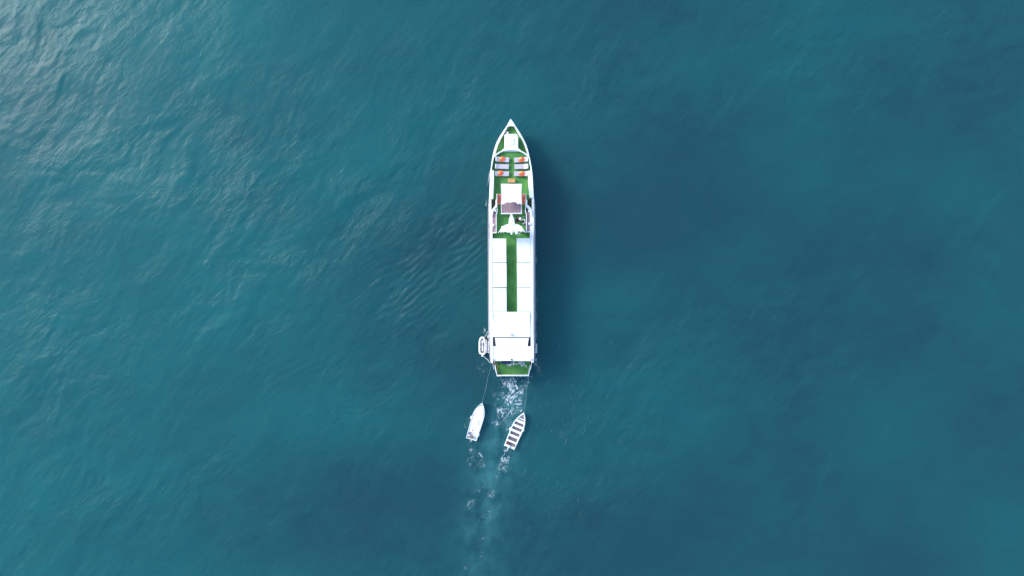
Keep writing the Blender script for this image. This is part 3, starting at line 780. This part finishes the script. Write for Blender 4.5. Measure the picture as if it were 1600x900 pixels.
# wooden deck chest
p = P(799.3, 282.2, ZU + .5)
t = thing("wooden_chest", (p.x, p.y, ZU + .03), "honey coloured wooden chest between the loungers and the white canopy", "chest")
build("body", MB().box((p.x, p.y, ZU + .25), (1.02, .55, .44)), M['wood'], t, .02)
for k in range(4):
    build("lid_board", MB().box((p.x, p.y - .225 + .15 * k, ZU + .50), (1.10, .14, .06)), M['wood'], t, .01)
# salmon benches under the canopy
def bench(x0, x1, label, sx):
    c = P((x0 + x1) / 2, 311.2, ZU + .5)
    t = thing("cushioned_bench", (c.x, c.y, ZU + .03), label, "bench", "cushioned benches beside the canopy")
    wd = P(x1, 0, ZU + .5).x - P(x0, 0, ZU + .5).x
    build("base", MB().box((c.x, c.y, ZU + .22), (wd, 1.54, .38)), M['paint'], t)
    for k in range(2):
        build("seat_cushion", MB().box((c.x, c.y + .42 - .64 * k, ZU + .47), (wd - .04, .62, .13)), M['salmon'], t, .04)
    build("end_cushion", MB().box((c.x, c.y - .66, ZU + .45), (wd - .04, .24, .11)), M['yellow'] if sx > 3 else mat("pale_orange_cushion", (0.62, 0.26, 0.10), .8, .1), t, .03)
    return t
bench(777.1, 783.1, "salmon cushioned bench at the left edge of the white canopy", -1)
bench(815.2, 821.2, "salmon cushioned bench at the right edge of the white canopy", 1)

# ------------------------------------------------------------------ chairs and table in the mast's shadow
def chair(px, py, z, rz, m, label, cat="chair", group=None, cushion=None):
    p = P(px, py, z + .45); t = thing("deck_chair", (0, 0, 0), label, cat, group)
    for x in (-.22, .22):
        for y in (-.22, .22): build("leg", MB().box((x, y, .21), (.05, .05, .42)), m, t)
    build("seat", MB().box((0, 0, .45), (.52, .52, .06)), cushion or m, t, .02)
    build("backrest", MB().box((0, .25, .68), (.52, .06, .46)), m, t, .02)
    for x in (-.27, .27): build("armrest", MB().box((x, 0, .66), (.06, .5, .05)), m, t)
    t.location = (p.x, p.y, z); t.rotation_euler = (0, 0, R(rz)); return t
zd = ZU + .03
chair(807.2, 345.6, zd, 20, M['wicker'], "dark wicker chair in the shade just right of the white mast")
chair(809.2, 342.2, zd, 120, M['wicker'], "dark wicker chair ahead of its twin, right of the white mast")
chair(817.6, 346.4, zd, -70, M['paint'], "white chair with a dark cushion beside the right planked bench", cushion=M['wicker'])
p = P(812.4, 341.6, zd + .7)
t = thing("side_table", (p.x, p.y, zd), "small round white table among the chairs right of the mast", "table")
build("top", MB().disc((p.x, p.y, zd + .68), .20, .03), M['paint'], t); build("stem", MB().tube([(p.x, p.y, zd), (p.x, p.y, zd + .68)], .03, 6), M['steel'], t); build("foot", MB().disc((p.x, p.y, zd), .17, .03), M['steel'], t)
p = P(818.0, 338.8, zd + .3)
t = thing("cool_bag", (p.x, p.y, zd), "small pale teal bag on the turf ahead of the white chair", "bag")
build("body", MB().box((p.x, p.y, zd + .13), (.26, .2, .26)), mat("teal_bag_cloth", (.12, .42, .33), .7), t, .03); build("handle", MB().tube([(p.x - .1, p.y, zd + .26), (p.x, p.y, zd + .36), (p.x + .1, p.y, zd + .26)], .015, 5), M['wicker'], t)
p = P(820.0, 349.6, zd + .4)
t = thing("folding_stool", (p.x, p.y, zd), "dark folding stool behind the white chair", "stool")
build("seat", MB().box((p.x, p.y, zd + .42), (.34, .34, .04), R(20)), M['blue'], t, .01)
for s in (-1, 1): build("leg", MB().tube([(p.x - .15 * s, p.y - .14, zd), (p.x + .15 * s, p.y - .14, zd + .42)], .02, 5), M['steel'], t)

# ------------------------------------------------------------------ stern platform furniture
zs = ZS + .03
chair(795.6, 568.4, zs, 170, M['paint'], "white chair at the left end of the tow frame under the awning edge")
chair(816.6, 568.6, zs, 200, M['paint'], "white chair on the stern turf right of the tow frame", cushion=M['grey'])
chair(813.0, 565.4, zs, 185, M['steel'], "pale chair half under the awning edge, right of the tow frame")
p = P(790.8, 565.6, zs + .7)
t = thing("shade_table", (p.x, p.y, zs), "table under the stern awning edge, its wide navy top standing in for shade", "table")
build("cloth", MB().box((p.x, p.y, zs + .72), (1.5, .6, .05)), M['blue'], t, .02)  # wide navy top stands in for the shade band under the awning
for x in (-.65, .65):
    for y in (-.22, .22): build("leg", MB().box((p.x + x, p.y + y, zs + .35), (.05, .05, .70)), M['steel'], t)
def hose(pts, m, label, cat, name, r=.035):
    return tag(build(name, MB().tube([P(x, y, z) for x, y, z in pts], r, 6), m), label, cat)
hose([(821.0, 570.2, zs + .04), (821.6, 571.2, zs + .04), (822.6, 572, zs + .04), (822.4, 573.4, zs + .04), (821.8, 574, zs + .04)], M['paint'], "short white hose curled on the right of the stern turf", "hose", "white_hose", .07)
hose([(792, 569.4, zs + .04), (793.2, 569.8, zs + .04), (794.4, 569.2, zs + .04)], M['paint'], "short white line lying on the stern turf below the white chair", "rope", "mooring_line", .05)
hose([(777.2, 570.6, zs + .05), (778.6, 572, zs + .05), (778.4, 573.6, zs + .05), (776.8, 574.2, zs + .05), (777.6, 576.4, zs + .05), (778, 583, zs + .05)], M['yellow'], "yellowish line strewn along the left of the stern turf", "rope", "mooring_line", .035)
p = P(777.4, 568.4, zs + .2)
t = thing("dark_kit_bag", (p.x, p.y, zs), "dark bag on the left corner of the stern turf", "bag")
build("body", MB().ball((p.x, p.y, zs + .16), .2, 10, 6, (1.3, .9, .8)), M['wicker'], t, smooth=True); build("strap", MB().tube([(p.x - .2, p.y, zs + .26), (p.x, p.y, zs + .4), (p.x + .2, p.y, zs + .26)], .02, 5), M['grey'], t)

# ------------------------------------------------------------------ gangways on the ship's sides
def gangway(x0, y0, x1, y1, z, label, nst, wdt=.42):
    a, b = P(x0, y0, z), P(x1, y1, z); c = (a + b) / 2
    t = thing("gangway", (c.x, c.y, z), label, "gangway", "gangways on the ship's sides")
    for s in (-1, 1):
        build("side_rail", MB().tube([(a.x + s * wdt / 2, a.y, z), (b.x + s * wdt / 2, b.y, z)], .05, 6), M['steel'], t)
    for k in range(nst):
        q = a.lerp(b, (k + .5) / nst)
        build("step", MB().box((q.x, q.y, z - .03), (wdt - .08, abs(a.y - b.y) / nst * .55, .04)), M['grey'], t)
    return t
gangway(761.8, 533, 761.8, 551.5, 1.3, "grey gangway with rails between the inflatable boat and the ship", 9, .34)
gangway(837.5, 537, 837.6, 551.8, 1.9, "slim pale gangway folded against the ship's right side", 7, .20)
f = MB(); a = P(759.8, 527.5, .9); b = P(763.8, 521, 2.0); c = P(763.9, 534, 2.0)
t = thing("boarding_platform", (P(761.6, 529, .8)), "small white triangular platform ahead of the grey gangway", "platform")
build("plate", MB().pp([(759.4, 529), (763.7, 521), (763.8, 533), (759.2, 533)], 1.0, .9), M['paint'], t)
f = MB(); f.disc(P(760.8, 529.2, 1.0), .20, .16, 10); f.box(P(762, 532, 1.05), (.25, .2, .2)); build("fender_ball", f, M['wicker'], t, smooth=False)

# ------------------------------------------------------------------ small boats
def boat_shape(L_, W_, bowk=0.30, n=22):
    """half-breadths along a boat: (s from stern 0 to bow 1, half width)"""
    out = []
    for i in range(n + 1):
        s = i / n
        if s < 1 - bowk - .12: h = W_ / 2 * (0.90 + 0.10 * min(1, s / .5))
        else:
            u = (s - (1 - bowk - .12)) / (bowk + .12); h = W_ / 2 * (1 - u ** 2.3)
        out.append((s * L_, max(h, 0.015)))
    return out
class Frame:
    def __init__(self, stern, bow):
        a, b = Vector((stern[0], stern[1], 0)), Vector((bow[0], bow[1], 0))
        self.o = a; self.d = (b - a).normalized(); self.L = (b - a).length; self.n = Vector((-self.d.y, self.d.x, 0))   # n points to port
    def __call__(self, s, w, z): return self.o + self.d * s + self.n * w + Vector((0, 0, z))
    def poly(self, pts): return [self(s, w, 0)[:2] for s, w in pts]
    def ang(self): return math.atan2(self.d.y, self.d.x)
def hull_shell(F, shape, zt, zdk, th=.09, notch=None):
    """open hull: outer skin flaring up to the gunwale, gunwale top, inner skin, floor"""
    mb = MB(); vs = []; fs = []
    L_ = shape[-1][0]
    for s, h in shape:
        bow = max(0, (s / L_ - .7) / .3); zz = zt + .22 * bow ** 1.5; hi = max(h - th, .004); si = min(s, L_ - th * 1.6 * 1)
        for w in (1, -1):
            vs += [F(s - .25 * bow, w * h * .55, -.28), F(s - .12 * bow, w * h * .86, .05), F(s, w * h, zz), F(si, w * hi, zz), F(si, w * hi, zdk)]
    n = 10
    for i in range(len(shape) - 1):
        a, b = i * n, (i + 1) * n
        for k in range(4):
            fs.append((a + k, b + k, b + k + 1, a + k + 1)); fs.append((a + 5 + k, a + 6 + k, b + 6 + k, b + 5 + k))
        fs.append((a + 4, b + 4, b + 9, a + 9)); fs.append((a, a + 5, b + 5, b))
    e = (len(shape) - 1) * n
    fs.append((0, 1, 2, 7, 6, 5)); fs.append((e + 2, e + 1, e, e + 5, e + 6, e + 7))
    return mb.add(vs, fs)
def outboard(F, s, w, z, parent, m, tilt=True):
    mb = MB(); c = F(s, w, z); mb.box(c, (.42, .30, .34), F.ang()); mb.box(F(s + .05, w, z + .2), (.32, .24, .1), F.ang())
    e = build("outboard_engine", mb, m, parent, .05)
    mb = MB(); mb.tube([F(s - .12, w, z - .1), F(s - .42, w, z - .18), F(s - .72, w, z - .28)], [.07, .055, .05], 6); mb.box(F(s - .72, w, z - .3), (.1, .26, .05), F.ang())
    build("engine_leg", mb, M['steel'], e)
    return e

# left: white decked launch on a tow line
stern = P(736.3, 686.6, .6); bow = P(753.6, 629.3, .8)
F = Frame(stern, bow)
launch = thing("motor_launch", (*F(F.L / 2, 0, 0)[:2], 0), "all-white motor launch, left of the two boats towed behind the ship", "boat", "small boats towed astern")
shp = boat_shape(F.L, 1.86, .30)
build("hull", hull_shell(F, shp, .72, .30, .10), M['paint'], launch)
deck = [(s, h - .13) for s, h in shp if s > .95 and h > .2]
build("deck", MB().prism(F.poly([(s, h) for s, h in deck] + [(s, -h) for s, h in deck[::-1]]), .32, .66), M['paint'], launch, .05)
fd = [(s, h - .16) for s, h in shp if s > F.L * .68 and h > .22]
build("foredeck", MB().prism(F.poly([(s, h) for s, h in fd] + [(s, -h) for s, h in fd[::-1]]), .64, .76), M['paint'], launch, .06)
build("hatch_lid", MB().prism(F.poly([(3.95, .4), (4.25, .42), (4.25, -.42), (3.95, -.4)]), .64, .70), M['paint'], launch, .03)
build("helm_console", MB().prism(F.poly([(2.4, .35), (3.2, .32), (3.2, -.32), (2.4, -.35)]), .60, .78), M['cloth'], launch, .06)
for s, w, m in ((1.45, .22, M['wicker']), (1.85, .05, M['grey'])):
    build("deck_filler", MB().disc(F(s, w, .66), .09, .05, 10), m, launch)
build("battery_box", MB().box(F(.52, .52, .55), (.42, .38, .3), F.ang()), M['redwood'], launch, .03)
build("battery_lid", MB().box(F(.52, .52, .71), (.30, .26, .04), F.ang()), M['paint'], launch, .02)
outboard(F, .42, -.03, .72, launch, M['olive'])
build("transom", MB().box(F(.06, .0, .45), (.12, 1.6, .5), F.ang()), M['paint'], launch, .03)
for s, w in ((3.25, .98), (.95, -.90)):
    build("fender", MB().tube([F(s - .22, w, .42), F(s + .22, w, .42)], .13, 10), M['paint'], launch, smooth=True)
towA = F(F.L - .03, 0, .9)

# right: open rowing boat with white thwarts
stern = P(795.4, 699.6, .55); bow = P(818.9, 644.9, .75)
F = Frame(stern, bow)
row = thing("rowing_boat", (*F(F.L / 2, 0, 0)[:2], 0), "open white rowing boat with grey floor between white thwarts, towed behind the ship", "boat", "small boats towed astern")
shp = boat_shape(F.L, 1.92, .34)
build("hull", hull_shell(F, shp, .62, .12, .17), M['paint'], row)
fl = [(s, h - .18) for s, h in shp if s > .30 and h > .23]
build("floor", MB().prism(F.poly([(s, h) for s, h in fl] + [(s, -h) for s, h in fl[::-1]]), .10, .40), M['floor'], row)
def halfw(s): return float(np.interp(s, [a for a, _ in shp], [b for _, b in shp]))
for s0, s1 in ((.88, 1.18), (1.74, 2.10), (2.58, 2.95), (3.40, 3.78), (4.20, 4.60), (4.78, 4.93)):
    a, b = halfw(s0) - .08, halfw(s1) - .08
    build("thwart", MB().prism(F.poly([(s0, a), (s1, b), (s1, -b), (s0, -a)]), .46, .60), M['paint'], row, .02)
bd = [(s, h - .15) for s, h in shp if s > 4.98 and h > .17]
build("bow_deck", MB().prism(F.poly([(4.97, halfw(4.97) - .14)] + bd + [(s, -h) for s, h in bd[::-1]] + [(4.97, .14 - halfw(4.97))]), .50, .66), mat("pale_taupe_bow_deck", (.20, .17, .185), .7, .15, 5.0), row)
build("stern_seat", MB().prism(F.poly([(.04, .82), (.36, .83), (.36, -.83), (.04, -.82)]), .42, .60), M['paint'], row, .02)
for s, w in ((2.75, 1.0), (3.35, -1.02)):
    build("fender", MB().tube([F(s - .2, w, .40), F(s + .2, w, .40)], .12, 10), M['paint'], row, smooth=True)
outboard(F, .16, .10, .62, row, M['steel'])
tb = F(F.L - .03, 0, .8); towB = tb
rbox = F
q = F(.62, .50, .42)
t = thing("fuel_can", (*q[:2], .41), "red fuel can in the stern of the rowing boat", "fuel can")
build("body", MB().box(F(.62, .50, .54), (.34, .48, .24), F.ang()), M['redcan'], t, .04); build("cap", MB().disc(F(.66, .40, .66), .06, .06, 8), M['wicker'], t)
q = F(.60, -.56, .42)
t = thing("canvas_bundle", (*q[:2], .41), "olive brown canvas bundle in the stern of the rowing boat", "bundle")
build("roll", MB().tube([F(.60, -.36, .55), F(.60, -.56, .57), F(.60, -.76, .55)], [.14, .16, .13], 9), M['olive'], t, smooth=True); build("lashing", MB().tube([F(.60, -.55, .565), F(.60, -.61, .565)], .172, 9), M['rope'], t)

# inflatable boat hanging alongside, left of the stern
ib = thing("inflatable_boat", P(754.2, 541, 0), "pale inflatable boat moored at the ship's left side near the stern", "boat")
path = [(750.4, 552.6), (749.5, 548), (749.4, 540), (749.7, 533), (751.0, 529.2), (753.4, 527.4), (755.6, 528.4), (757.3, 531.6), (758.0, 536), (758.2, 542), (757.9, 548), (757.2, 552.4)]
pts = [P(x, y, .55 + (.18 if y < 532 else 0)) for x, y in path]
rr = [.16] + [.19] * (len(pts) - 2) + [.16]
def smoothpath(pts, k=4):
    out = []
    for i in range(len(pts) - 1):
        p0, p1, p2, p3 = pts[max(i - 1, 0)], pts[i], pts[i + 1], pts[min(i + 2, len(pts) - 1)]
        for j in range(k):
            t = j / k
            out.append(0.5 * ((2 * p1) + (p2 - p0) * t + (2 * p0 - 5 * p1 + 4 * p2 - p3) * t * t + (3 * p1 - p0 - 3 * p2 + p3) * t ** 3))
    return out + [pts[-1]]
sp = smoothpath(pts)
build("tube", MB().tube(sp, [.155] * len(sp), 10), M['tubefab'], ib, smooth=True)
build("floor", MB().pp([(750.6, 552), (750.5, 534), (753.4, 529), (756.8, 534), (757.4, 552)], .40, .05), M['wicker'], ib)
build("transom", MB().pp([(750.2, 551.4), (757.6, 551.4), (757.4, 553.8), (755.5, 554.8), (752.4, 554.8), (750.6, 553.8)], .70, .10), M['tubefab'], ib, .04)
build("console", MB().pp([(752.6, 536.5), (755.2, 536.5), (755.4, 549), (752.6, 549)], .72, .38), M['paint'], ib, .05)
build("bow_locker", MB().pp([(751.6, 535.6), (753.0, 531.2), (754.8, 531.2), (756.0, 535.6)], .66, .38), M['paint'], ib, .03)
build("seat", MB().box(P(753.9, 538.6, .76), (.30, .24, .06)), M['grey'], ib, .02)
e = build("outboard_engine", MB().box(P(753.9, 555.6, .7), (.30, .34, .34)), M['steel'], ib, .05)
build("engine_cowl_band", MB().box(P(753.9, 555.6, .62), (.31, .35, .06)), M['grey'], e)

# ------------------------------------------------------------------ ropes
def rope(a, b, sag, label, r=.035, name="tow_rope"):
    pts = [a.lerp(b, i / 14) - Vector((0, 0, sag * 4 * (i / 14) * (1 - i / 14))) for i in range(15)]
    pts = [Vector((p.x + .05 * math.sin(i * .9), p.y, max(p.z, .09))) for i, p in enumerate(pts)]
    return tag(build(name, MB().tube(pts, r, 5), M['rope']), label, "rope", "ropes around the stern")
rope(P(767.6, 568.5, 2.0), towA, .5, "thin pale tow rope from the ship's left quarter to the white motor launch", .013)
rope(P(826.2, 588, 2.0), towB, .5, "thin pale tow rope from the stern's right corner to the rowing boat", .013)
rope(P(765.4, 514.5, 3.8), P(756.6, 527.6, .8), .1, "taut rope from the ship's side down to the inflatable boat's bow", .07, "mooring_rope")
rope(P(754.4, 555.4, .7), P(766.0, 566.8, 2.0), .3, "rope from the inflatable boat's stern to the ship's left quarter", .06, "mooring_rope")
rope(P(833.4, 566, 2.0), P(838.5, 571, .1), .1, "loose rope hanging in the water off the ship's right quarter", .04, "mooring_rope")
